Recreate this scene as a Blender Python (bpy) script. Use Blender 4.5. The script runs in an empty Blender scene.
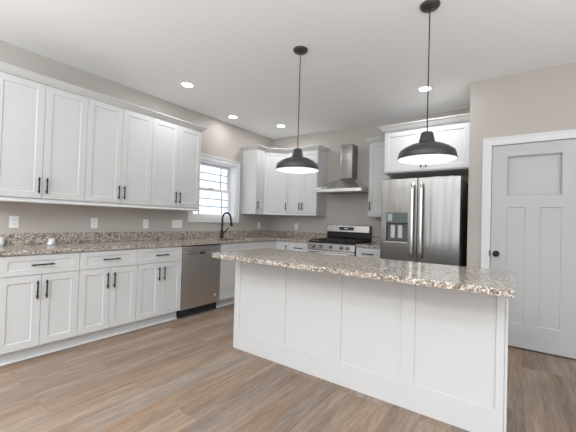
import bpy, math, random
from mathutils import Vector, Matrix
R = math.radians
random.seed(4)
S = bpy.context.scene
COL = S.collection

# ------------------------------------------------------------------ camera
yaw, pitch, roll, FPX = .6195, .0154, .0289, 318.31
CAM = Vector((3.8491, -4.8262, 1.2114))
fw = Vector((-math.sin(yaw)*math.cos(pitch), math.cos(yaw)*math.cos(pitch), math.sin(pitch)))
rt = Vector((math.cos(yaw), math.sin(yaw), 0)); up = rt.cross(fw)
rt, up = rt*math.cos(roll)+up*math.sin(roll), -rt*math.sin(roll)+up*math.cos(roll)
cd = bpy.data.cameras.new('camera'); cam = bpy.data.objects.new('camera', cd); COL.objects.link(cam)
m = Matrix.Identity(4)
for i in range(3):
    m[i][0] = rt[i]; m[i][1] = up[i]; m[i][2] = -fw[i]; m[i][3] = CAM[i]
cam.matrix_world = m
cd.sensor_width = 36; cd.lens = FPX*36/576; cd.clip_start = .05
S.camera = cam

# ------------------------------------------------------------------ light and exposure
S.view_settings.view_transform = 'Standard'; S.view_settings.look = 'None'
S.view_settings.gamma = 1; S.view_settings.exposure = 0.40
S.view_settings.use_curve_mapping = False
W = bpy.data.worlds.new('sky'); S.world = W; W.use_nodes = True
bg = W.node_tree.nodes['Background']
bg.inputs[0].default_value = (.86, .93, 1, 1); bg.inputs[1].default_value = 1.75
CAN_W = 6.5          # watts of each recessed light
WIN_W = 11.0        # daylight through the big rear window
SIDE_W = 17.0        # fill light added at an unseen window opening on the right

def area(name, loc, rot, sx, sy, power, color=(1, 1, 1), shape='RECTANGLE', parent=None, spread=180):
    l = bpy.data.lights.new(name, 'AREA'); l.shape = shape; l.size = sx; l.size_y = sy
    l.energy = power; l.color = color; l.spread = R(spread)
    o = bpy.data.objects.new(name, l); COL.objects.link(o); o.location = loc; o.rotation_euler = rot
    if parent: o.parent = parent
    return o
area('unseen_window_fill', (3.6, -8.9, 1.45), (R(90), 0, 0), 4.2, 2.0, WIN_W, (.95, .975, 1))
area('unseen_window_fill', (7.38, -5.2, 1.45), (R(90), 0, R(90)), 2.4, 1.8, SIDE_W, (.95, .975, 1))  # side fill lamp added for soft light, out of view

# unseen fill panels, added facing up to brighten the ceiling
area('ceiling_fill', (3.5, -7.0, 1.5), (R(180), 0, 0), 5.4, 3.0, 240, (.87, .945, 1))
area('ceiling_fill', (5.9, -4.2, 1.35), (R(180), 0, 0), 1.6, 2.6, 10, (.87, .945, 1))
area('ceiling_fill', (5.1, -2.9, 1.35), (R(180), 0, 0), 1.2, 1.2, 9, (.87, .945, 1))

# ------------------------------------------------------------------ materials
def nt(name):
    m = bpy.data.materials.new(name); m.use_nodes = True
    return m, m.node_tree, m.node_tree.nodes['Principled BSDF']
def simple(name, c, rough=.5, metal=0, spec=.5, bump=0, bscale=200, var=0, vscale=3):
    m, t, b = nt(name)
    b.inputs['Base Color'].default_value = (*c, 1); b.inputs['Roughness'].default_value = rough
    b.inputs['Metallic'].default_value = metal; b.inputs['Specular IOR Level'].default_value = spec
    tc = t.nodes.new('ShaderNodeTexCoord')
    if bump:
        n = t.nodes.new('ShaderNodeTexNoise'); n.inputs['Scale'].default_value = bscale; n.inputs['Detail'].default_value = 3
        bp = t.nodes.new('ShaderNodeBump'); bp.inputs['Strength'].default_value = bump; bp.inputs['Distance'].default_value = .002
        t.links.new(tc.outputs['Object'], n.inputs['Vector']); t.links.new(n.outputs['Fac'], bp.inputs['Height'])
        t.links.new(bp.outputs[0], b.inputs['Normal'])
    if var:
        n = t.nodes.new('ShaderNodeTexNoise'); n.inputs['Scale'].default_value = vscale
        r = t.nodes.new('ShaderNodeMapRange'); r.inputs['To Min'].default_value = 1-var; r.inputs['To Max'].default_value = 1+var
        x = t.nodes.new('ShaderNodeVectorMath'); x.operation = 'SCALE'; x.inputs[0].default_value = c
        t.links.new(tc.outputs['Object'], n.inputs['Vector']); t.links.new(n.outputs['Fac'], r.inputs['Value'])
        t.links.new(r.outputs[0], x.inputs['Scale']); t.links.new(x.outputs[0], b.inputs['Base Color'])
    return m
def steel(name, c, rough=.28, vertical=True, lo=.9, hi=1.05):
    m, t, b = nt(name)
    b.inputs['Metallic'].default_value = 1
    tc = t.nodes.new('ShaderNodeTexCoord'); mp = t.nodes.new('ShaderNodeMapping')
    mp.inputs['Scale'].default_value = (350, 350, 3) if vertical else (3, 350, 350)
    n = t.nodes.new('ShaderNodeTexNoise'); n.inputs['Scale'].default_value = 1; n.inputs['Detail'].default_value = 2
    r = t.nodes.new('ShaderNodeMapRange'); r.inputs['To Min'].default_value = lo; r.inputs['To Max'].default_value = hi
    x = t.nodes.new('ShaderNodeVectorMath'); x.operation = 'SCALE'; x.inputs[0].default_value = c
    r2 = t.nodes.new('ShaderNodeMapRange'); r2.inputs['To Min'].default_value = rough-.05; r2.inputs['To Max'].default_value = rough+.05
    t.links.new(tc.outputs['Object'], mp.inputs[0]); t.links.new(mp.outputs[0], n.inputs['Vector'])
    t.links.new(n.outputs['Fac'], r.inputs['Value']); t.links.new(r.outputs[0], x.inputs['Scale'])
    t.links.new(x.outputs[0], b.inputs['Base Color']); t.links.new(n.outputs['Fac'], r2.inputs['Value'])
    t.links.new(r2.outputs[0], b.inputs['Roughness'])
    if vertical:      # slow waviness of the sheet metal
        m2 = t.nodes.new('ShaderNodeMapping'); m2.inputs['Scale'].default_value = (9, 9, .5)
        n2 = t.nodes.new('ShaderNodeTexNoise'); n2.inputs['Scale'].default_value = 1; n2.inputs['Detail'].default_value = 1
        bp = t.nodes.new('ShaderNodeBump'); bp.inputs['Strength'].default_value = .6; bp.inputs['Distance'].default_value = .009
        t.links.new(tc.outputs['Object'], m2.inputs[0]); t.links.new(m2.outputs[0], n2.inputs['Vector'])
        t.links.new(n2.outputs['Fac'], bp.inputs['Height']); t.links.new(bp.outputs[0], b.inputs['Normal'])
    return m
def emit(name, c, s):
    m, t, b = nt(name)
    b.inputs['Base Color'].default_value = (*c, 1)
    b.inputs['Emission Color'].default_value = (*c, 1); b.inputs['Emission Strength'].default_value = s
    return m
def glass(name, tint=(1, 1, 1), gl=.06):
    m, t, b = nt(name); t.nodes.remove(b)
    out = t.nodes['Material Output']; a = t.nodes.new('ShaderNodeBsdfTransparent'); g = t.nodes.new('ShaderNodeBsdfGlossy')
    a.inputs[0].default_value = (*tint, 1); g.inputs['Roughness'].default_value = .02
    mx = t.nodes.new('ShaderNodeMixShader'); mx.inputs[0].default_value = gl
    t.links.new(a.outputs[0], mx.inputs[1]); t.links.new(g.outputs[0], mx.inputs[2]); t.links.new(mx.outputs[0], out.inputs[0])
    return m
def ramp(t, stops, interp='LINEAR'):
    r = t.nodes.new('ShaderNodeValToRGB'); cr = r.color_ramp; cr.interpolation = interp
    while len(cr.elements) < len(stops): cr.elements.new(.5)
    for e, (p, c) in zip(cr.elements, stops): e.position = p; e.color = (*c, 1)
    return r
def granite():
    m, t, b = nt('granite'); L = t.links.new
    tc = t.nodes.new('ShaderNodeTexCoord')
    n = t.nodes.new('ShaderNodeTexNoise'); n.inputs['Scale'].default_value = 14; n.inputs['Detail'].default_value = 4
    L(tc.outputs['Object'], n.inputs['Vector'])
    base = ramp(t, [(.3, (.26, .19, .14)), (.5, (.47, .385, .31)), (.68, (.66, .58, .49))]); L(n.outputs['Fac'], base.inputs[0])
    dist = t.nodes.new('ShaderNodeTexNoise'); dist.inputs['Scale'].default_value = 70; dist.inputs['Detail'].default_value = 3
    L(tc.outputs['Object'], dist.inputs['Vector'])
    ad = t.nodes.new('ShaderNodeMixRGB'); ad.blend_type = 'ADD'; ad.inputs[0].default_value = .02
    L(tc.outputs['Object'], ad.inputs[1]); L(dist.outputs['Color'], ad.inputs[2])
    v = t.nodes.new('ShaderNodeTexVoronoi'); v.inputs['Scale'].default_value = 115; L(ad.outputs[0], v.inputs['Vector'])
    sp = t.nodes.new('ShaderNodeSeparateColor'); L(v.outputs['Color'], sp.inputs[0])
    cells = ramp(t, [(0, (.012, .010, .009)), (.20, (.085, .06, .045)), (.34, (.24, .205, .175)), (.52, (.48, .43, .38)), (.76, (.76, .755, .735)), (.93, (.16, .15, .145))], 'CONSTANT')
    L(sp.outputs[0], cells.inputs[0])
    mx = t.nodes.new('ShaderNodeMixRGB'); mx.inputs[0].default_value = .66
    L(base.outputs[0], mx.inputs[1]); L(cells.outputs[0], mx.inputs[2]); L(mx.outputs[0], b.inputs['Base Color'])
    b.inputs['Roughness'].default_value = .16; b.inputs['Specular IOR Level'].default_value = .45
    return m
def floor_mat():
    m, t, b = nt('oak_planks'); L = t.links.new
    tc = t.nodes.new('ShaderNodeTexCoord'); mp = t.nodes.new('ShaderNodeMapping'); mp.inputs['Rotation'].default_value = (0, 0, R(90))
    L(tc.outputs['Object'], mp.inputs[0])
    br = t.nodes.new('ShaderNodeTexBrick'); L(mp.outputs[0], br.inputs['Vector'])
    br.offset = .37; br.offset_frequency = 3; br.inputs['Scale'].default_value = 1
    br.inputs['Brick Width'].default_value = 1.35; br.inputs['Row Height'].default_value = .178
    br.inputs['Mortar Size'].default_value = .0016; br.inputs['Mortar Smooth'].default_value = .3; br.inputs['Bias'].default_value = 0
    br.inputs['Color1'].default_value = (0, 0, 0, 1); br.inputs['Color2'].default_value = (1, 1, 1, 1); br.inputs['Mortar'].default_value = (.5, .5, .5, 1)
    # grain: long streaks along the plank, shifted from plank to plank
    sc = t.nodes.new('ShaderNodeVectorMath'); sc.operation = 'MULTIPLY_ADD'
    sc.inputs[1].default_value = (1, 1, 1); L(mp.outputs[0], sc.inputs[0])
    cm = t.nodes.new('ShaderNodeVectorMath'); cm.operation = 'SCALE'; cm.inputs['Scale'].default_value = 7.3
    L(br.outputs['Color'], cm.inputs[0]); L(cm.outputs[0], sc.inputs[2])
    def streak(sx, sy, det, rough=.6):
        k = t.nodes.new('ShaderNodeMapping'); k.inputs['Scale'].default_value = (sx, sy, 1); L(sc.outputs[0], k.inputs[0])
        n = t.nodes.new('ShaderNodeTexNoise'); n.inputs['Scale'].default_value = 1; n.inputs['Detail'].default_value = det
        n.inputs['Roughness'].default_value = rough; n.inputs['Distortion'].default_value = .6
        L(k.outputs[0], n.inputs['Vector']); return n
    a = streak(1.1, 11, 6, .72); c = streak(5, 85, 6, .85)
    tone = ramp(t, [(.28, (.145, .096, .066)), (.5, (.29, .203, .143)), (.73, (.48, .365, .27))])
    av = t.nodes.new('ShaderNodeMath'); av.operation = 'MULTIPLY_ADD'; av.inputs[1].default_value = .10
    L(br.outputs['Color'], av.inputs[0])
    s1 = t.nodes.new('ShaderNodeMath'); s1.operation = 'MULTIPLY_ADD'; s1.inputs[1].default_value = .62; s1.inputs[2].default_value = -.22
    L(a.outputs['Fac'], s1.inputs[0])
    s2 = t.nodes.new('ShaderNodeMath'); s2.operation = 'MULTIPLY_ADD'; s2.inputs[1].default_value = .66
    L(c.outputs['Fac'], s2.inputs[0]); L(s1.outputs[0], s2.inputs[2]); L(s2.outputs[0], av.inputs[2])
    L(av.outputs[0], tone.inputs[0])
    # some planks greyer
    hs = t.nodes.new('ShaderNodeHueSaturation'); L(tone.outputs[0], hs.inputs['Color'])
    g = t.nodes.new('ShaderNodeMapRange'); g.inputs['From Min'].default_value = .3; g.inputs['From Max'].default_value = .7
    g.inputs['To Min'].default_value = 1.12; g.inputs['To Max'].default_value = .62
    b2 = streak(.5, 5, 2); L(b2.outputs['Fac'], g.inputs['Value']); L(g.outputs[0], hs.inputs['Saturation'])
    mo = t.nodes.new('ShaderNodeMixRGB'); mo.inputs[2].default_value = (.16, .11, .08, 1)
    mf = t.nodes.new('ShaderNodeMath'); mf.operation = 'MULTIPLY'; mf.inputs[1].default_value = .6
    L(br.outputs['Fac'], mf.inputs[0]); L(mf.outputs[0], mo.inputs[0]); L(hs.outputs[0], mo.inputs[1])
    L(mo.outputs[0], b.inputs['Base Color'])
    b.inputs['Roughness'].default_value = .5; b.inputs['Specular IOR Level'].default_value = .28
    return m

M = dict(
    wall=simple('greige_wall', (.50, .46, .425), .75, bump=.15, bscale=260),
    ceil=simple('ceiling_white', (.93, .93, .925), .9, bump=.15, bscale=160),
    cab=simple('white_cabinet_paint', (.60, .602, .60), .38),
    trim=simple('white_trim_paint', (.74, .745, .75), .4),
    wtrim=simple('white_trim_lit', (.80, .80, .805), .35),  # trim white raised on the window, stronger light put into the colour
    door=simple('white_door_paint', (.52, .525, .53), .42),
    black=simple('bronze_black', (.028, .025, .023), .35, metal=.6),
    pend=simple('pendant_black', (.05, .05, .052), .34, metal=.3),
    pendin=simple('pendant_white_inside', (.88, .88, .86), .5),
    cord=simple('cord_black', (.03, .03, .03), .6),
    plate=simple('outlet_white', (.85, .85, .85), .35),
    slot=simple('slot_dark', (.08, .08, .08), .6),
    gap=simple('flat_black', (.02, .02, .02), .7),  # plain black for dishwasher casing, toe panel, pocket and fridge grille
    enamel=simple('black_enamel', (.012, .012, .013), .12),
    iron=simple('cast_iron', (.02, .02, .02), .55, bump=.3, bscale=300),
    steel=steel('brushed_steel_vertical', (.29, .282, .272), .24, True, .96, 1.03),
    steelh=steel('brushed_steel_horizontal', (.66, .65, .635), .24, False),
    dwsteel=steel('dark_brushed_steel', (.66, .64, .615), .34),
    rsteel=steel('range_panel_steel', (.42, .41, .40), .3, False),
    knob=steel('knob_steel', (.30, .295, .29), .25),
    polished=steel('polished_steel_handle', (.78, .78, .77), .2),
    disp=simple('dispenser_gloss', (.16, .20, .21), .08, metal=.5),
    dispin=simple('dispenser_cavity', (.11, .11, .12), .3),
    display=simple('display_glass', (.02, .03, .04), .08),
    digit=emit('display_digits', (.6, .75, .85), .35),
    bulb=emit('bulb_glow', (1, .99, .97), 2.0),
    can=emit('recessed_lens', (1, .98, .95), 14),
    glass=glass('window_glass', (.97, .985, 1)),
    jar=simple('frosted_jar', (.66, .70, .69), .25),
    wax=simple('white_wax', (.85, .86, .85), .4),
    grid=simple('window_grid_grey', (.13, .15, .17), .4),
    siding=simple('white_siding', (.80, .82, .84), .6),
    sticker=simple('sticker_tan', (.62, .48, .40), .5),
    granite=granite(), floor=floor_mat())

# ------------------------------------------------------------------ mesh helpers
class MB:
    def __init__(s): s.v = []; s.f = []; s.smooth = []
    def add(s, vs, fs, smooth=False):
        n = len(s.v); s.v += [tuple(v) for v in vs]
        for f in fs: s.f.append(tuple(i+n for i in f)); s.smooth.append(smooth)
        return s
    def box(s, x0, y0, z0, x1, y1, z1):
        if x0 > x1: x0, x1 = x1, x0
        if y0 > y1: y0, y1 = y1, y0
        if z0 > z1: z0, z1 = z1, z0
        return s.add([(x0,y0,z0),(x1,y0,z0),(x1,y1,z0),(x0,y1,z0),(x0,y0,z1),(x1,y0,z1),(x1,y1,z1),(x0,y1,z1)],
                     [(0,3,2,1),(4,5,6,7),(0,1,5,4),(1,2,6,5),(2,3,7,6),(3,0,4,7)])
    def prism(s, poly, z0, z1):          # ccw polygon in XY
        n = len(poly)
        return s.add([(x,y,z0) for x,y in poly]+[(x,y,z1) for x,y in poly],
                     [tuple(range(n-1,-1,-1)), tuple(range(n,2*n))]+[(i,(i+1)%n,n+(i+1)%n,n+i) for i in range(n)])
    def sweep(s, prof, path):            # prof: (outward, z); path: list of (x, y, nx, ny) mitre offsets
        n = len(prof); vs = []
        for x, y, nx, ny in path: vs += [(x+nx*o, y+ny*o, z) for o, z in prof]
        fs = [(k*n+i, k*n+(i+1)%n, (k+1)*n+(i+1)%n, (k+1)*n+i) for k in range(len(path)-1) for i in range(n)]
        fs += [tuple(range(n-1,-1,-1)), tuple(range((len(path)-1)*n, len(path)*n))]
        return s.add(vs, fs)
    def lathe(s, prof, c=(0,0,0), seg=32, axis='z', smooth=True):   # prof (r, h)
        vs = []; n = len(prof)
        for k in range(seg):
            a = 2*math.pi*k/seg; ca, sa = math.cos(a), math.sin(a)
            for r, h in prof:
                p = {'z':(r*ca, r*sa, h), 'y':(r*ca, h, -r*sa), 'x':(h, r*ca, r*sa)}[axis]
                vs.append((p[0]+c[0], p[1]+c[1], p[2]+c[2]))
        fs = [(k*n+i, ((k+1)%seg)*n+i, ((k+1)%seg)*n+i+1, k*n+i+1) for k in range(seg) for i in range(n-1)]
        if prof[0][0] > 1e-6: fs.append(tuple(k*n for k in range(seg-1,-1,-1)))
        if prof[-1][0] > 1e-6: fs.append(tuple(k*n+n-1 for k in range(seg)))
        return s.add(vs, fs, smooth)
    def tube(s, pts, r, seg=12, smooth=True):
        pts = [Vector(p) for p in pts]; rr = r if isinstance(r, (list, tuple)) else [r]*len(pts)
        vs = []; prev = None
        for i, p in enumerate(pts):
            d = (pts[min(i+1,len(pts)-1)]-pts[max(i-1,0)]).normalized()
            a = prev if prev is not None else (Vector((0,0,1)) if abs(d.z) < .9 else Vector((1,0,0)))
            a = (a-d*a.dot(d)).normalized(); prev = a; b = d.cross(a)
            vs += [p+a*rr[i]*math.cos(2*math.pi*k/seg)+b*rr[i]*math.sin(2*math.pi*k/seg) for k in range(seg)]
        n = len(pts)
        fs = [(i*seg+k, i*seg+(k+1)%seg, (i+1)*seg+(k+1)%seg, (i+1)*seg+k) for i in range(n-1) for k in range(seg)]
        fs += [tuple(range(seg-1,-1,-1)), tuple(range((n-1)*seg, n*seg))]
        return s.add(vs, fs, smooth)
    def panel(s, x0, z0, w, h, yf, t, ops, dep=.008, slope=.004):
        """board facing -Y: front at y=yf, back at yf+t, with sunken rectangular fields ops=[(x0,z0,x1,z1)] relative to the board"""
        xs = sorted({0, w}|{o[0] for o in ops}|{o[2] for o in ops}); zs = sorted({0, h}|{o[1] for o in ops}|{o[3] for o in ops})
        V = {}; vs = []; fs = []
        def v(x, y, z):
            k = (round(x,5), round(y,5), round(z,5))
            if k not in V: V[k] = len(vs); vs.append((x0+x, y, z0+z))
            return V[k]
        for i in range(len(xs)-1):
            for j in range(len(zs)-1):
                a, b, c, d = xs[i], zs[j], xs[i+1], zs[j+1]
                if any(o[0] <= a and c <= o[2] and o[1] <= b and d <= o[3] for o in ops): continue
                fs.append((v(a,yf,b), v(c,yf,b), v(c,yf,d), v(a,yf,d)))
        for o in ops:
            xo = [x for x in xs if o[0] <= x <= o[2]]; zo = [z for z in zs if o[1] <= z <= o[3]]
            ring = [(x, o[1]) for x in xo]+[(o[2], z) for z in zo[1:]]+[(x, o[3]) for x in xo[-2::-1]]+[(o[0], z) for z in zo[-2:0:-1]]
            def inn(x, z): return (min(max(x, o[0]+slope), o[2]-slope), min(max(z, o[1]+slope), o[3]-slope))
            n = len(ring)
            for k in range(n):
                (ax, az), (bx, bz) = ring[k], ring[(k+1)%n]; (cx, cz), (dx, dz) = inn(bx, bz), inn(ax, az)
                fs.append((v(ax,yf,az), v(dx,yf+dep,dz), v(cx,yf+dep,cz), v(bx,yf,bz))[::-1])
            fs.append(tuple(v(inn(x,z)[0], yf+dep, inn(x,z)[1]) for x, z in ring))
        per = [(x, 0) for x in xs]+[(w, z) for z in zs[1:]]+[(x, h) for x in xs[-2::-1]]+[(0, z) for z in zs[-2:0:-1]]
        n = len(per)
        for k in range(n):
            (ax, az), (bx, bz) = per[k], per[(k+1)%n]
            fs.append((v(bx,yf,bz), v(ax,yf,az), v(ax,yf+t,az), v(bx,yf+t,bz)))
        fs.append(tuple(v(x, yf+t, z) for x, z in reversed(per)))
        return s.add(vs, fs)
    def build(s, name, mat, parent=None, bevel=0, seg=2, origin=None):
        me = bpy.data.meshes.new(name)
        o0 = Vector(origin) if origin else Vector((0,0,0))
        me.from_pydata([tuple(Vector(v)-o0) for v in s.v], [], s.f); me.validate()
        for p, sm in zip(me.polygons, s.smooth): p.use_smooth = sm
        me.materials.append(mat)
        o = bpy.data.objects.new(name, me); COL.objects.link(o); o.location = o0
        if parent: o.parent = parent
        if bevel:
            b = o.modifiers.new('bevel', 'BEVEL'); b.width = bevel; b.segments = seg; b.limit_method = 'ANGLE'; b.angle_limit = R(40)
        return o
def tag(o, label=None, cat=None, group=None, kind=None):
    if label: o['label'] = label
    if cat: o['category'] = cat
    if group: o['group'] = group
    if kind: o['kind'] = kind
    return o
def thing(name, loc, rz, label, cat, group=None):
    o = bpy.data.objects.new(name, None); COL.objects.link(o); o.empty_display_size = .1
    o.location = loc; o.rotation_euler = (0, 0, rz)
    return tag(o, label, cat, group)
def struct(o, label=None): return tag(o, label, kind='structure')

# ------------------------------------------------------------------ room shell
H = 2.783; XR = 7.4; YN = -9.0
struct(MB().box(-.2, YN-.2, -.1, XR+.2, .2, 0).build('floor', M['floor']), 'grey-brown oak plank floor')
struct(MB().box(-.2, YN-.2, H, XR+.2, .2, H+.1).build('ceiling', M['ceil']), 'white ceiling')
WY0, WY1, WZ0, WZ1 = -1.845, -.98, 1.232, 2.10     # window opening in the left wall
b = MB().box(-.2, YN, 0, 0, WY0, H).box(-.2, WY1, 0, 0, 0, H).box(-.2, WY0, 0, 0, WY1, WZ0).box(-.2, WY0, WZ1, 0, WY1, H)
struct(b.build('wall_left', M['wall']), 'greige left wall with the window')
struct(MB().box(-.2, 0, 0, XR, .2, H).build('wall_back', M['wall']), 'greige back wall behind range and fridge')
BX, BYF = 3.43, -.865
DX0, DX1, DZ = 3.642, 4.345, 2.062                    # pantry door opening
b = MB().box(BX, BYF, 0, DX0-.012, -.001, H).box(DX1+.012, BYF, 0, XR, -.001, H).box(DX0-.012, BYF, DZ+.012, DX1+.012, -.001, H)
b.box(DX0-.012, BYF+.14, 0, DX1+.012, -.001, DZ+.012)
struct(b.build('wall_pantry', M['wall']), 'greige wall around the pantry door')
b = MB().box(XR, YN, 0, XR+.2, -6.5, H).box(XR, -3.9, 0, XR+.2, .2, H).box(XR, -6.5, 0, XR+.2, -3.9, .5).box(XR, -6.5, 2.4, XR+.2, -3.9, H)
struct(b.build('wall_right', M['wall']))
b = MB().box(-.2, YN-.2, 0, 1.4, YN, H).box(5.8, YN-.2, 0, XR+.2, YN, H).box(1.4, YN-.2, 0, 5.8, YN, .4).box(1.4, YN-.2, 2.5, 5.8, YN, H)
struct(b.build('wall_near', M['wall']))
# windows out of view that let the daylight in
w2 = thing('window_2', (3.6, YN-.1, .4), 0, None, None); struct(w2)
b = MB()
for x in (-2.2, -.76, .70, 2.14): b.box(x, -.04, 0, x+.06, .04, 2.1)
b.box(-2.2, -.04, 0, 2.2, .04, .06).box(-2.2, -.04, 2.04, 2.2, .04, 2.1); b.build('window_frame', M['trim'], w2)
w3 = thing('window_3', (XR+.1, -5.2, .5), 0, None, None); struct(w3)
b = MB()
for y in (-1.3, -.03, 1.24): b.box(-.04, y, 0, .04, y+.06, 1.9)
b.box(-.04, -1.3, 0, .04, 1.3, .06).box(-.04, -1.3, 1.84, .04, 1.3, 1.9); b.build('window_frame', M['trim'], w3)
# baseboards
struct(MB().box(BX, BYF-.014, 0, DX0-.082, BYF, .13).build('baseboard_pantry', M['trim'], bevel=.003))
struct(MB().box(DX1+.082, BYF-.014, 0, XR, BYF, .13).build('baseboard_right', M['trim'], bevel=.003))
struct(MB().box(0, YN, 0, .014, -4.13, .13).build('baseboard_left', M['trim'], bevel=.003))

# ------------------------------------------------------------------ kitchen window
w1 = thing('window_1', (0, (WY0+WY1)/2, WZ0), 0, None, None); struct(w1, 'white double-hung window above the sink')
hw = (WY1-WY0)/2; hh = WZ1-WZ0
b = MB(); cw = .078
b.box(0, -hw-cw, -cw, .018, -hw, hh+cw).box(0, hw, -cw, .018, hw+cw, hh+cw).box(0, -hw, hh, .018, hw, hh+cw).box(0, -hw, -cw, .018, hw, 0)
b.build('casing', M['wtrim'], w1, .003)
b = MB().box(.0185, -hw-cw-.004, hh+cw-.018, .028, hw+cw+.004, hh+cw+.004).box(.0185, hw+cw-.016, -cw-.004, .026, hw+cw+.004, hh+cw-.019).box(.0185, -hw-cw-.004, -cw-.004, .026, -hw-cw+.016, hh+cw-.019)
b.build('back_band', M['wtrim'], w1, .003)
b = MB(); D = -.2
b.box(D, -hw, 0, 0, -hw+.012, hh).box(D, hw-.012, 0, 0, hw, hh).box(D, -hw+.012, hh-.012, 0, hw-.012, hh).box(D, -hw+.012, 0, 0, hw-.012, .012)
b.build('jamb', M['wtrim'], w1)
def sash(xc, z0, z1, name):
    b = MB(); y0, y1 = -hw+.013, hw-.013; st = .045
    b.box(xc-.016, y0, z0, xc+.016, y0+st, z1).box(xc-.016, y1-st, z0, xc+.016, y1, z1)
    b.box(xc-.016, y0+st, z0, xc+.016, y1-st, z0+.038).box(xc-.016, y0+st, z1-.038, xc+.016, y1-st, z1)
    o = b.build(name, M['wtrim'], w1, .002)
    MB().box(xc-.003, y0+st, z0+.038, xc+.003, y1-st, z1-.038).build('pane', M['glass'], o)
    g = MB(); gh = z1-z0-.076
    for f in (1/3, 2/3): g.box(xc+.004, y0+st, z0+.038+gh*f-.006, xc+.012, y1-st, z0+.038+gh*f+.006)
    for f in (.19, .81):
        y = y0+st+(y1-y0-2*st)*f; g.box(xc+.0045, y-.006, z0+.038, xc+.0125, y+.006, z1-.038)
    g.build('grille', M['grid'], o)
sash(-.155, .43, hh-.013, 'upper_sash'); sash(-.118, .013, .455, 'lower_sash')
MB().box(-.115, -.04, .456, -.085, .04, .47).build('sash_lock', M['wtrim'], w1, .003)
# neighbouring house outside, lap siding
b = MB()
for k in range(34): 
    z = -.6+k*.125
    b.add([(-3.0,-6,z),(-3.0,4,z),(-3.014,4,z+.125),(-3.014,-6,z+.125),(-3.2,-6,z),(-3.2,4,z),(-3.2,4,z+.125),(-3.2,-6,z+.125)],
          [(0,1,2,3),(7,6,5,4),(0,4,5,1),(3,2,6,7),(0,3,7,4),(1,5,6,2)])
struct(b.build('wall_neighbour', M['siding']), 'white lap siding of the house outside the window')

# ------------------------------------------------------------------ cabinet builders
def handle_mesh(cx, cz, yf, length, vertical=True):
    b = MB(); off = .03; hl = length/2
    if vertical:
        b.tube([(cx, yf-off, cz-hl), (cx, yf-off, cz+hl)], .0062, 10)
        for s in (-1, 1): b.tube([(cx, yf, cz+s*(hl-.022)), (cx, yf-off, cz+s*(hl-.022))], .0052, 8)
        for s in (-1, 1): b.tube([(cx, yf-off, cz+s*(hl-.028)), (cx, yf-off, cz+s*(hl-.016))], .0078, 10)
    else:
        b.tube([(cx-hl, yf-off, cz), (cx+hl, yf-off, cz)], .0062, 10)
        for s in (-1, 1): b.tube([(cx+s*(hl-.022), yf, cz), (cx+s*(hl-.022), yf-off, cz)], .0052, 8)
        for s in (-1, 1): b.tube([(cx+s*(hl-.028), yf-off, cz), (cx+s*(hl-.016), yf-off, cz)], .0078, 10)
    return b
def shaker(x0, z0, w, h, yf, parent, name='door', hx=None, hz=None, hl=.15, hv=True, rail=.058, hd=True):
    """shaker front whose back lies on the carcass; yf = y of the carcass front"""
    t = .02; r = min(rail, h*.27)
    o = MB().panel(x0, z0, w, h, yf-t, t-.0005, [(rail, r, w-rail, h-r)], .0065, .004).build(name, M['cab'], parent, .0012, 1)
    if hd and hx is not None: handle_mesh(hx, hz, yf-t, hl, hv).build('handle', M['black'], o)
    return o
G = .0016   # half the reveal between neighbouring fronts
def upper(loc, rz, w, label, z0=1.345, z1=2.40, depth=.305, doors=2, hside='l', group=None, hl=.145):
    t = thing('upper_cabinet', loc, rz, label, 'cabinet', group)
    z0 -= loc[2]; z1 -= loc[2]
    MB().box(.0004, -depth, z0, w-.0004, -.001, z1).build('body', M['cab'], t)
    n = doors; dw = w/n
    for k in range(n):
        if n == 2: hx = w/2-.03 if k == 0 else w/2+.03
        else: hx = .03 if hside == 'l' else w-.03
        shaker(k*dw+G, z0+.006, dw-2*G, z1-z0-.012, -depth, t, 'door', hx, z0+.006+.045+hl/2, hl)
    return t
def base(loc, rz, w, label, doors=2, drawer=True, group=None, open_top=False, pulls=True, drawer_pull=True, hside='l'):
    t = thing('base_cabinet', loc, rz, label, 'cabinet', group); D = .61
    if open_top:
        MB().box(.0004, -D, .108, w-.0004, -.001, .13).box(.0004, -D, .13, w-.0004, -D+.02, .878).box(.0004, -D+.02, .13, .018, -.001, .878).box(w-.018, -D+.02, .13, w-.0004, -.001, .878).build('body', M['cab'], t)
    else: MB().box(.0004, -D, .108, w-.0004, -.001, .878).build('body', M['cab'], t)
    MB().box(.0004, -.555, .001, w-.0004, -.54, .1075).build('toe_kick', M['cab'], t)
    top = .868
    if drawer:
        shaker(G, .7085, w-2*G, top-.7085, -D, t, 'drawer', w/2, .79, .16, False, hd=drawer_pull); top = .7045
    if doors:
        dw = w/doors
        for k in range(doors):
            if doors == 2: hx = w/2-.032 if k == 0 else w/2+.032
            else: hx = .032 if hside == 'l' else w-.032
            shaker(k*dw+G, .114, dw-2*G, top-.114, -D, t, 'door', hx, top-.045-.075, .15, hd=pulls)
    return t
LR = R(90)
# ---- left wall, lower run
BY = [-4.12, -3.555, -3.006, -2.457]
lab = ['white shaker base cabinet cut by the left edge of the photo', 'white shaker base cabinet in the middle of the three left of the dishwasher',
       'white shaker base cabinet directly left of the dishwasher']
for i in range(3): base((0, BY[i], 0), LR, BY[i+1]-BY[i], lab[i], group='drawer and door base cabinets on the left wall')
sb = base((0, -1.845, 0), LR, .931, 'white sink base cabinet with false front, right of the dishwasher', drawer_pull=False, open_top=True)
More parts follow.
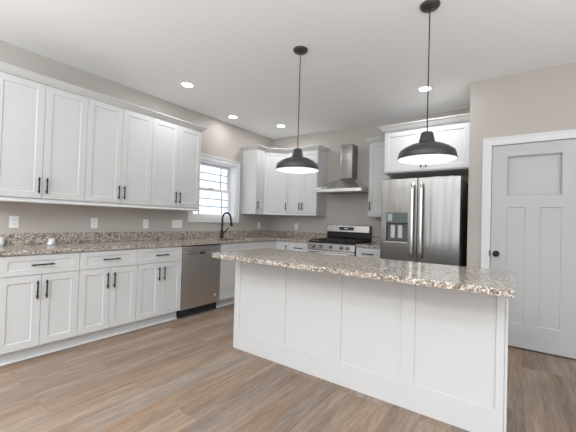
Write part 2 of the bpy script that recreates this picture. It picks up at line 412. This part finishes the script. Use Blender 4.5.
# ---- corner base with two doors in an L
t = thing('corner_cabinet', (0, 0, 0), 0, 'white corner base cabinet with doors meeting in the inside corner', 'cabinet')
MB().prism([(.001,-.913),(.61,-.913),(.61,-.61),(.899,-.61),(.899,-.001),(.001,-.001)], .108, .878).build('body', M['cab'], t)
MB().prism([(.54,-.913),(.555,-.913),(.555,-.555),(.899,-.555),(.899,-.54),(.54,-.54)], .001, .1075).build('toe_kick', M['cab'], t)
o = MB().panel(0, .114, .281, .754, -.02, .0195, [(.05,.058,.231,.696)], .0065, .004).build('door', M['cab'], t, .0012, 1)
o.location = (.61, -.912, 0); o.rotation_euler = (0, 0, LR)
o = shaker(.632, .114, .265, .754, -.61, t, 'door', .845, .868-.045-.075, .15, rail=.05)
base((.900, 0, 0), 0, .372, 'white single drawer base cabinet left of the range', doors=1)
base((2.044, 0, 0), 0, .358, 'white single drawer base cabinet between range and refrigerator', doors=1, hside='r')
# ---- shoe moulding along the toe kick
b = MB().box(.556, -4.12, 0, .572, -2.458, .02).box(.556, -1.846, 0, .572, -.556, .02).box(.572, -.572, 0, 1.272, -.556, .02)
struct(b.build('trim_1', M['trim'], bevel=.005), 'white shoe moulding at the toe kick')

# ---- left wall uppers
UY = [-4.125, -3.412, -2.70, -1.985]
lab = ['white two-door upper cabinet cut by the left edge of the photo', 'white two-door upper cabinet in the middle of the left wall run',
       'white two-door upper cabinet on the left wall nearest the window']
for i in range(3): upper((0, UY[i], 1.345), LR, UY[i+1]-UY[i], lab[i], group='two-door upper cabinets on the left wall')
# ---- corner uppers
upper((0, -.822, 1.345), LR, .21, 'narrow white single-door upper cabinet just right of the window', doors=1, hside='l', hl=.13)
t = thing('corner_upper_cabinet', (0, 0, 1.345), 0, 'white diagonal upper cabinet set across the room corner', 'cabinet')
MB().prism([(.001,-.611),(.305,-.611),(.611,-.305),(.611,-.001),(.001,-.001)], 0, 1.055).build('body', M['cab'], t)
dl = math.hypot(.306, .306)
o = MB().panel(.012, .006, dl-.024, 1.043, -.02, .0195, [(.055,.058,dl-.024-.055,.985)], .0065, .004).build('door', M['cab'], t, .0012, 1)
hd = handle_mesh(dl-.045, .006+.045+.065, -.02, .13).build('handle', M['black'], o)
o.location = (.305, -.611, 0); o.rotation_euler = (0, 0, R(45))
upper((.6125, 0, 1.345), 0, .5905, 'white two-door upper cabinet on the back wall left of the hood', hl=.13)
upper((2.085, 0, 1.345), 0, .312, 'narrow white single-door upper cabinet between hood and refrigerator', doors=1, hside='l', hl=.13)
t = thing('refrigerator_cabinet', (2.40, 0, 1.885), 0, 'deep white two-door cabinet above the refrigerator', 'cabinet')
w = BX-.002-2.40; D = .61
MB().box(.0004, -D, 0, w, -.001, .545).build('body', M['cab'], t)
for k in range(2):
    dw = (w-.03)/2
    shaker(.015+k*dw+G, .012, dw-2*G, .52, -D, t, 'door', .015+dw+(-.03 if k == 0 else .03), .012+.03+.03, .06)

# ---- crown mouldings and light rails
def crown(z, path, name, label, h=.058, out=.052, zb=0):
    prof = [(0, z-zb), (.004, z-zb), (.010, z+.010), (.022, z+.018), (out-.012, z+h-.016), (out, z+h-.008), (out, z+h), (0, z+h)]
    struct(MB().sweep(prof[::-1], path).build(name, M['cab']), label)
F = .325   # door face
crown(2.40, [(.001,-4.125,0,-1),(F,-4.125,1,-1),(F,-1.985,1,1),(.001,-1.985,0,1)][::1], 'trim_2', 'white crown moulding on the left wall cabinets')
s8 = math.tan(R(22.5))
crown(2.40, [(.001,-.822,0,-1),(F,-.822,1,-1),(F,-.619,1,-s8),(.619,-F,s8,-1),(1.203,-F,1,-1),(1.203,-.001,1,0)], 'trim_3', 'white crown moulding on the corner cabinets')
crown(2.40, [(2.085,-.001,-1,0),(2.085,-F,-1,-1),(2.345,-F,0,-1)], 'trim_4', 'white crown moulding beside the hood')
crown(2.43, [(2.40,-.001,-1,0),(2.40,-.63,-1,-1),(BX-.001,-.63,0,-1)], 'trim_5', 'white crown moulding above the refrigerator', h=.075, out=.062)
def rail(path, name, label):
    prof = [(-.020, 1.308), (.003, 1.308), (.007, 1.313), (.007, 1.322), (.0, 1.330), (.0, 1.3445), (-.020, 1.3445)]
    struct(MB().sweep(prof, path).build(name, M['cab']), label)
rail([(.001,-4.125,0,-1),(F,-4.125,1,-1),(F,-1.985,1,1),(.001,-1.985,0,1)], 'trim_6', 'white light rail under the left wall cabinets')
rail([(.001,-.822,0,-1),(F,-.822,1,-1),(F,-.619,1,-s8),(.619,-F,s8,-1),(1.203,-F,1,-1),(1.203,-.001,1,0)], 'trim_7', 'white light rail under the corner cabinets')
rail([(2.085,-.001,-1,0),(2.085,-F,-1,-1),(2.397,-F,0,-1)], 'trim_8', 'white light rail under the narrow cabinet')

# ------------------------------------------------------------------ granite worktops
ZT, ZB = .914, .879
t = thing('countertop', (0, 0, ZB), 0, 'speckled beige granite worktop running along the left wall into the corner', 'countertop')
SX0, SX1, SY0, SY1 = .16, .55, -1.76, -1.02          # sink cut-out
b = MB(); e = .645; z0, z1 = 0, ZT-ZB
b.box(.001, -4.13, z0, e, SY0, z1).box(.001, SY0, z0, SX0, SY1, z1).box(SX1, SY0, z0, e, SY1, z1).box(.001, SY1, z0, e, -.001, z1).box(e, -.645, z0, 1.272, -.001, z1)
b.build('slab', M['granite'], t)
MB().box(.001, -4.13, z1, .022, -.001, .142).box(.022, -.022, z1, 1.272, -.001, .142).build('backsplash', M['granite'], t, .0015)
t = thing('countertop', (2.044, 0, ZB), 0, 'short granite worktop between the range and the refrigerator', 'countertop')
MB().box(0, -.645, 0, .405, -.001, z1).build('slab', M['granite'], t, .003)
MB().box(0, -.022, z1, .405, -.001, .142).build('backsplash', M['granite'], t, .0015)
# sink
t = thing('sink', ((SX0+SX1)/2, (SY0+SY1)/2, .70), 0, 'undermount steel sink in the granite below the window', 'sink')
a, c = (SX1-SX0)/2-.001, (SY1-SY0)/2-.001; z = .195
b = MB().box(-a, -c, 0, a, c, .004).box(-a, -c, .004, -a+.004, c, z).box(a-.004, -c, .004, a, c, z).box(-a+.004, -c, .004, a-.004, -c+.004, z).box(-a+.004, c-.004, .004, a-.004, c, z)
b.build('basin', M['steelh'], t); MB().lathe([(0,.012),(.03,.012),(.045,.006),(.045,.0045),(0,.0045)]).build('drain', M['polished'], t)

# ------------------------------------------------------------------ dishwasher
t = thing('dishwasher', (0, -2.453, 0), LR, 'stainless dishwasher under the left granite worktop', 'dishwasher')
w = .604
MB().box(.002, -.60, .10, w-.002, -.02, .874).build('body', M['gap'], t)
MB().box(.004, -.58, .003, w-.004, -.565, .098).build('toe_panel', M['gap'], t)
o = MB().panel(.004, .106, w-.008, .755, -.634, .033, [(.055, .655, w-.063, .70)], .014, .003).build('door', M['dwsteel'], t, .003)
MB().box(.064, -.638, .79, w-.064, -.6255, .802).build('handle', M['polished'], o, .002)
MB().box(.064, -.6335, .764, .25, -.6225, .789).box(.345, -.6335, .764, w-.066, -.6225, .789).build('handle_recess', M['polished'], o, .002)
MB().box(.251, -.632, .764, .344, -.6225, .789).build('latch_pocket', M['gap'], o)
MB().box(.006, -.63, .862, w-.006, -.602, .8735).build('control_strip', M['enamel'], t)
MB().lathe([(0,-.6365),(.021,-.6365),(.021,-.6345),(0,-.6345)], (.53, 0, .205), 20, 'y').build('sticker', M['sticker'], o)

# ------------------------------------------------------------------ faucet
t = thing('faucet', (.10, -1.343, ZT+.0006), 0, 'dark bronze gooseneck faucet with pull-down spray at the sink', 'faucet')
MB().lathe([(0,0),(.032,0),(.032,.006),(.026,.014),(.024,.11),(.019,.125),(0,.115)]).build('base', M['black'], t)
pts = [(0,0,.10),(0,0,.20),(.0,0,.29)]
rad = .092
for k in range(0, 13):
    a = math.pi - math.pi*k/12*1.0; pts.append((rad+rad*math.cos(a), 0, .303+rad*math.sin(a)*1.0))
pts += [(2*rad+.004, 0, .285)]
MB().tube(pts, .0145, 14).build('spout', M['black'], t)
MB().tube([(2*rad+.004,0,.29),(2*rad+.008,0,.26),(2*rad+.016,0,.215),(2*rad+.018,0,.19)], [.013,.016,.021,.022], 14).build('spray_head', M['black'], t)
MB().tube([(.012,.0,.085),(.035,.012,.088),(.07,.025,.12),(.105,.035,.17)], [.015,.012,.009,.0075], 10).build('lever', M['black'], t)

# ------------------------------------------------------------------ range
RX = 1.276; w = .762
t = thing('range', (RX, 0, 0), 0, 'stainless gas range with black cooktop under the hood', 'stove')
MB().box(.002, -.64, .03, w-.002, -.03, .895).build('body', M['steel'], t)
for x in (.05, w-.05):
    for y in (-.58, -.08): MB().lathe([(0,0),(.018,0),(.018,.03),(0,.03)], (x, y, 0), 12).build('foot', M['black'], t)
MB().box(.0, -.655, .895, w, -.03, .922).build('cooktop', M['enamel'], t, .003)
MB().add([(0,-.685,.80),(w,-.685,.80),(w,-.64,.80),(0,-.64,.80),(0,-.668,.894),(w,-.668,.894),(w,-.64,.894),(0,-.64,.894)],
         [(0,3,2,1),(4,5,6,7),(0,1,5,4),(1,2,6,5),(2,3,7,6),(3,0,4,7)]).build('control_panel', M['rsteel'], t, .003)
for fx in (.11, .235, .40, .565, .665):
    k = MB().lathe([(0,-.712),(.019,-.712),(.021,-.700),(.021,-.684),(.026,-.678),(0,-.678)], (fx*w/.762, 0, .848), 20, 'y').box(fx*w/.762-.004, -.722, .829, fx*w/.762+.004, -.712, .867)
    k.build('knob', M['knob'], t)
o = MB().box(.004, -.684, .23, w-.004, -.641, .792).build('oven_door', M['steelh'], t, .004)
MB().box(.10, -.6865, .34, w-.10, -.6845, .64).build('oven_window', M['display'], o)
MB().tube([(.04,-.735,.752),(w-.04,-.735,.752)], .014, 14).tube([(.07,-.684,.752),(.07,-.735,.752)], .009).tube([(w-.07,-.684,.752),(w-.07,-.735,.752)], .009).build('handle', M['polished'], o)
MB().box(.004, -.68, .06, w-.004, -.641, .222).build('storage_drawer', M['steelh'], t, .004)
for x0, x1 in ((.025, .262), (.268, .494), (.50, .737)):
    b = MB(); zt = .948; h = .012; y0, y1 = -.625, -.12
    b.box(x0, y0, zt-h, x0+.012, y1, zt).box(x1-.012, y0, zt-h, x1, y1, zt).box(x0, y0, zt-h, x1, y0+.012, zt).box(x0, y1-.012, zt-h, x1, y1, zt)
    xm = (x0+x1)/2; b.box(xm-.005, y0, zt-h, xm+.005, y1, zt)
    for y in (-.50, -.373, -.245): b.box(x0, y-.005, zt-h, x1, y+.005, zt)
    for x in (x0, x1-.012):
        for y in (y0, y1-.012): b.box(x, y, .922, x+.012, y+.012, zt-h)
    b.build('grate', M['iron'], t)
for x, y, r in ((.145,-.5,.045),(.145,-.245,.038),(.381,-.373,.05),(.62,-.5,.045),(.62,-.245,.038)):
    MB().lathe([(0,.932),(r*.7,.932),(r,.928),(r,.9225),(0,.9225)], (x, y, 0), 20).build('burner', M['iron'], t)
o = MB().box(0, -.072, .90, w, -.028, 1.165).build('backguard', M['enamel'], t, .004)
MB().add([(.010,-.088,1.060),(w-.022,-.088,1.060),(w-.022,-.0725,1.050),(.010,-.0725,1.050),(.010,-.080,1.160),(w-.022,-.080,1.160),(w-.022,-.0725,1.160),(.010,-.0725,1.160)],
         [(0,3,2,1),(4,5,6,7),(0,1,5,4),(1,2,6,5),(2,3,7,6),(3,0,4,7)]).build('steel_fascia', M['steelh'], o, .002)
MB().box(.235, -.0895, 1.088, .485, -.084, 1.138).build('display', M['display'], o)
b = MB()
for k in range(4): b.box(.33+k*.013+(.006 if k > 1 else 0), -.0902, 1.107, .338+k*.013+(.006 if k > 1 else 0), -.0896, 1.122)
b.build('clock_digits', M['digit'], o)
for k in range(5):
    for x in (.25, .405): MB().box(x+k*.014, -.0902, 1.10, x+.008+k*.014, -.0896, 1.106).build('button', M['dispin'], o)


# ------------------------------------------------------------------ hood
t = thing('range_hood', (1.657, 0, 1.676), 0, 'stainless chimney range hood on the wall over the range', 'range hood')
MB().box(-.381, -.50, 0, .377, -.001, .048).build('lip', M['polished'], t, .002)
MB().add([(-.374,-.497,.048),(.374,-.497,.048),(.374,-.001,.048),(-.374,-.001,.048),(-.107,-.215,.235),(.107,-.215,.235),(.107,-.001,.235),(-.107,-.001,.235)],
         [(0,3,2,1),(4,5,6,7),(0,1,5,4),(1,2,6,5),(2,3,7,6),(3,0,4,7)]).build('canopy', M['steelh'], t)
MB().box(-.105, -.21, .235, .105, -.001, .50).build('chimney', M['steel'], t, .002)
MB().box(-.1035, -.2085, .50, .1035, -.001, .775).build('chimney_upper', M['steel'], t, .002)
MB().box(-.34, -.46, -.004, -.005, -.05, -.0005).box(.005, -.46, -.004, .34, -.05, -.0005).build('filter', M['steel'], t)

# ------------------------------------------------------------------ refrigerator
t = thing('refrigerator', (2.477, 0, 0), 0, 'stainless french-door refrigerator with water dispenser', 'refrigerator')
w = .884
MB().box(.004, -.80, .03, w-.004, -.03, 1.755).build('body', simple('fridge_side_grey', (.23, .23, .235), .45), t, .004)
MB().box(.03, -.79, .0, w-.03, -.70, .03).build('base_grille', M['gap'], t)
yf = -.89; sp = .431
# left door with dispenser opening, right door, freezer drawer
dx0, dx1, dz0, dz1 = .068, .325, 1.0, 1.353
o = MB().panel(0, .735, sp-.002, 1.032, yf, .085, [(dx0, dz0-.735, dx1, 1.222-.735)], .05, .004).build('left_door', M['steel'], t, .006, 3)
MB().box(dx0+.006, yf+.0485, dz0+.006, dx1-.006, yf+.0498, 1.216).build('dispenser_cavity', M['dispin'], o)
MB().box(dx0, yf-.004, 1.224, dx1, yf-.0003, dz1).build('dispenser_panel', M['disp'], o, .002)
b = MB().box(dx0+.02, yf-.0048, 1.25, dx0+.075, yf-.0042, 1.335)
b.build('dispenser_screen', simple('screen_pale', (.35, .47, .50), .1), o)
MB().box(dx0+.05, yf+.012, 1.04, dx0+.105, yf+.048, 1.20).box(dx0+.14, yf+.012, 1.04, dx0+.195, yf+.048, 1.20).build('paddle', simple('paddle_grey', (.55, .56, .60), .2, metal=.3), o, .006)
MB().box(dx0-.004, yf-.012, dz0-.018, dx1+.004, yf-.0005, dz0-.001).build('drip_tray', M['polished'], o, .003)
p = MB().box(sp+.002, yf, .735, w, yf+.085, 1.767).build('right_door', M['steel'], t, .006, 3)
q = MB().box(0, yf, .06, w, yf+.085, .728).build('freezer_drawer', M['steel'], t, .006, 3)
def vhandle(x, par):
    pts = [(x, yf-.045-.010*math.sin(math.pi*k/12), .82+k*(1.70-.82)/12) for k in range(13)]
    b = MB().tube(pts, [.011]+[.0155]*11+[.011], 14)
    b.v = [(x+(v[0]-x)*1.3, v[1], v[2]) for v in b.v]
    for z in (.86, 1.66): b.tube([(x, yf, z), (x, yf-.047, z)], .010, 10)
    b.build('handle', M['polished'], par)
vhandle(sp-.047, o); vhandle(sp+.052, p)
b = MB().tube([(.08, yf-.05, .66), (w-.08, yf-.05, .66)], .0145, 14)
for x in (.12, w-.12): b.tube([(x, yf, .66), (x, yf-.05, .66)], .010, 10)
b.build('handle', M['polished'], q)
for x in (.04, w-.10): MB().box(x, -.84, 1.7555, x+.06, -.76, 1.775).build('hinge_cover', simple('hinge_grey', (.12, .12, .12), .5), t, .003)

# ------------------------------------------------------------------ island
IX0, IX1, IY = 1.692, 3.827, -2.6365
t = thing('kitchen_island', (IX0, IY, 0), 0, 'long white panelled kitchen island in the middle of the floor', 'island')
L = IX1-IX0
MB().box(.012, .019, .0, L-.020, .44, .878).build('body', M['cab'], t)
ops = [(1.757,2.211),(2.281,2.719),(2.80,3.241),(3.327,3.772)]
MB().panel(0, 0, 3.812-IX0, .878, 0, .0185, [(a-IX0, .168, c-IX0, .836) for a, c in ops], .010, .003).build('front_panel', M['cab'], t)
MB().box(3.8135-IX0, .002, 0, L, .06, .878).build('corner_post', M['cab'], t, .0015)
MB().box(L-.0195, .061, 0, L-.008, .44, .878).build('end_panel', M['cab'], t)
MB().box(0, .019, 0, .0115, .44, .878).build('end_panel', M['cab'], t)
t = thing('island_countertop', (1.7677, -2.979, ZB), 0, 'long beige granite slab overhanging the white island', 'countertop')
pl = [(-.070+.075*(1-math.cos(a)), .075*(1-math.sin(a))) for a in [R(90)*k/8 for k in range(9)]]
pl += [(2.072, 0), (2.082, .004), (2.086, .014), (2.086, .816), (-.070, .816)]
MB().prism(pl, 0, ZT-ZB).build('slab', M['granite'], t, .003)

# ------------------------------------------------------------------ pantry door
d = thing('door_1', (DX0, BYF, 0), 0, None, None); struct(d, 'white three-panel pantry door')
w = DX1-DX0-.006
ops = [(3.775-DX0, 1.534, 4.213-DX0, 1.943), (3.777-DX0, .247, 3.934-DX0, 1.418), (4.047-DX0, .247, 4.21-DX0, 1.418)]
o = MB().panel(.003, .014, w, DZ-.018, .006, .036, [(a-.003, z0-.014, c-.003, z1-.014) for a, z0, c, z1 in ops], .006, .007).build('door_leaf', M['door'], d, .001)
MB().lathe([(0,-.062),(.015,-.061),(.026,-.052),(.029,-.042),(.026,-.030),(.013,-.022),(.010,-.004),(.029,-.002),(.031,.005),(0,.005)], (.051, 0, .934), 28, 'y').build('door_knob', M['black'], o)
MB().box(-.010, -.0185, .905, -.0012, -.0165, .965).build('strike_plate', M['black'], d)
for z in (.25, 1.06, 1.80): MB().tube([(w+.007, -.004, z-.045), (w+.007, -.004, z+.045)], .006, 10).build('hinge', simple('hinge_steel', (.30, .30, .30), .4, metal=.8), d)
b = MB(); cw = .078
for prof_t, inset in ((.014, 0), (.020, .0)):
    pass
b.box(DX0-cw, BYF-.016, 0, DX0-.001, BYF, DZ+.001).box(DX1+.004, BYF-.016, 0, DX1+cw, BYF, DZ+.001).box(DX0-cw, BYF-.016, DZ+.0015, DX1+cw, BYF, DZ+cw)
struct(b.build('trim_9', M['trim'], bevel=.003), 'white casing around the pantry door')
b = MB().box(DX0-cw-.004, BYF-.024, 0, DX0-cw+.014, BYF-.0165, DZ+cw-.0145).box(DX1+cw-.014, BYF-.024, 0, DX1+cw+.004, BYF-.0165, DZ+cw-.0145).box(DX0-cw-.004, BYF-.024, DZ+cw-.014, DX1+cw+.004, BYF-.0165, DZ+cw+.004)
struct(b.build('trim_10', M['trim'], bevel=.002))
b = MB().box(DX0-.012, BYF+.001, 0, DX0, BYF+.139, DZ+.012).box(DX1, BYF+.001, 0, DX1+.012, BYF+.139, DZ+.012).box(DX0, BYF+.001, DZ, DX1, BYF+.139, DZ+.012)
struct(b.build('trim_11', M['trim']))

# ------------------------------------------------------------------ outlets
def outlet(loc, rz, gangs, label):
    w = {1: .072, 2: .118, 3: .164}[gangs]
    t = thing('wall_outlet', loc, rz, label, 'outlet')
    MB().box(-w/2, -.007, -.0575, w/2, -.0005, .0575).build('cover', M['plate'], t, .003)
    xs = {1: [0], 2: [-.023, .023], 3: [-.046, 0, .046]}[gangs]
    for k, x in enumerate(xs):
        if gangs > 1 and k < gangs-1:
            MB().box(x-.006, -.014, -.012, x+.006, -.0072, .012).build('switch', M['plate'], t, .002)
        else:
            for z in (-.02, .02):
                s = MB().box(x-.016, -.009, z-.014, x+.016, -.0072, z+.014).build('socket', M['plate'], t, .002)
                MB().box(x-.007, -.0096, z-.005, x-.0045, -.0091, z+.005).box(x+.0045, -.0096, z-.005, x+.007, -.0091, z+.005).build('slot', M['slot'], s)
outlet((0,-3.879,1.127), LR, 1, 'single white outlet plate nearest the left edge of the photo')
outlet((0,-3.177,1.125), LR, 1, 'single white outlet plate under the first wall cabinet seam, second from left')
outlet((0,-2.562,1.120), LR, 1, 'single white outlet plate above the cabinet left of the dishwasher')
outlet((0,-2.098,1.124), LR, 3, 'wide triple white outlet plate just left of the window, above the dishwasher')
outlet((0,-.35,1.113), LR, 1, 'single white outlet plate on the left wall under the corner cabinets')
outlet((.60,0,1.113), 0, 1, 'single white outlet plate on the back wall left of the range')

# ------------------------------------------------------------------ small glass jars on the left counter
def jar(x, y, r, h, label):
    t = thing('glass_jar', (x, y, ZT+.0005), 0, label, 'jar', 'small glass jars on the left worktop')
    MB().lathe([(0,0),(r*.85,0),(r,.006),(r,h),(r-.003,h),(r-.003,.006),(0,.006)], seg=20).build('vessel', M['jar'], t)
    MB().lathe([(0,.0065),(r-.0045,.0065),(r-.0045,h*.7),(0,h*.7)], seg=20).build('wax', M['wax'], t)
jar(.085, -3.60, .030, .055, 'small white-filled glass jar against the backsplash')
jar(.24, -3.66, .026, .028, 'low glass jar near the middle of the left worktop')
jar(.06, -3.985, .030, .075, 'small glass jar cut by the left edge of the photo')

# ------------------------------------------------------------------ pendants
def pendant(x, y, zr, label):
    t = thing('pendant_lamp', (x, y, zr), 0, label, 'pendant lamp', 'black pendants above the island')
    top = H-zr
    MB().lathe([(0,top-.032),(.02,top-.030),(.055,top-.022),(.066,top-.010),(.068,top-.0005),(0,top-.0005)], seg=32).build('canopy', M['pend'], t)
    MB().tube([(0,0,.20),(0,0,top-.03)], .0042, 8).build('cord', M['cord'], t)
    outer = [(.197,0),(.199,.002),(.186,.052),(.182,.060),(.155,.080),(.110,.104),(.064,.119),(.056,.122),(.054,.128),(.041,.188),(.036,.196),(.010,.202),(0,.202)]
    MB().lathe(outer[::1], seg=56).build('shade', M['pend'], t)
    del_in = [(.1955,.0008),(.183,.050),(.178,.057),(.152,.076),(.108,.100),(.0,.114)]
    s = MB().lathe(del_in, seg=56); s.f = [f for f in s.f if len(f) == 4]; s.smooth = [True]*len(s.f)
    s.build('shade_lining', M['pendin'], t)
    MB().lathe([(0,.0405),(.018,.044),(.028,.058),(.028,.070),(.016,.088),(.013,.092),(.013,.102),(0,.102)], seg=20).build('bulb', M['bulb'], t)
    l = bpy.data.lights.new('bulb_light', 'POINT'); l.energy = .9; l.color = (1, .99, .97); l.shadow_soft_size = .03
    lo = bpy.data.objects.new('bulb_light', l); COL.objects.link(lo); lo.parent = t; lo.location = (0, 0, .032)
    return t
# the shade is open underneath: rebuild it as an open shell
def open_shell(o):
    me = o.data; import bmesh
    bm = bmesh.new(); bm.from_mesh(me)
    for f in [f for f in bm.faces if len(f.verts) > 10 and abs(f.calc_center_median().z) < .001]: bm.faces.remove(f)
    bm.to_mesh(me); bm.free()
for x, lb in ((2.226, 'black metal pendant lamp on the left, above the far end of the island'), (3.332, 'black metal pendant lamp on the right, in front of the refrigerator')):
    t = pendant(x, -2.428, 1.673, lb)
    for ch in t.children:
        if ch.name.startswith('shade') and 'lining' not in ch.name: open_shell(ch)

# ------------------------------------------------------------------ recessed lights
def can(x, y, label, power=CAN_W):
    t = thing('recessed_light', (x, y, H), 0, label, 'ceiling light', 'recessed ceiling lights')
    MB().lathe([(.062,-.0005),(.062,-.004),(.066,-.006),(.082,-.003),(.084,-.0005)], seg=36).build('trim_ring', M['trim'], t)
    MB().lathe([(0,-.0035),(.061,-.0035),(.061,-.0008),(0,-.0008)], seg=36).build('lens', M['can'], t)
    area('can_lamp', (0, 0, -.012), (0, 0, 0), .12, .12, power, (.975, .985, 1), 'DISK', t)
can(.676, -2.50, 'round recessed ceiling light above the left wall cabinets', 4)
can(.30, -1.38, 'round recessed ceiling light above the window and sink', 1.8)
can(.667, -.638, 'round recessed ceiling light nearest the room corner', 4)
can(2.98, -.955, 'round recessed ceiling light in front of the refrigerator cabinet')
for y, pw in ((-5.47, 7), (-6.73, 14)):
    for x in (1.3, 3.1, 4.9): can(x, y, 'recessed ceiling light in the part of the room behind the viewer', pw)
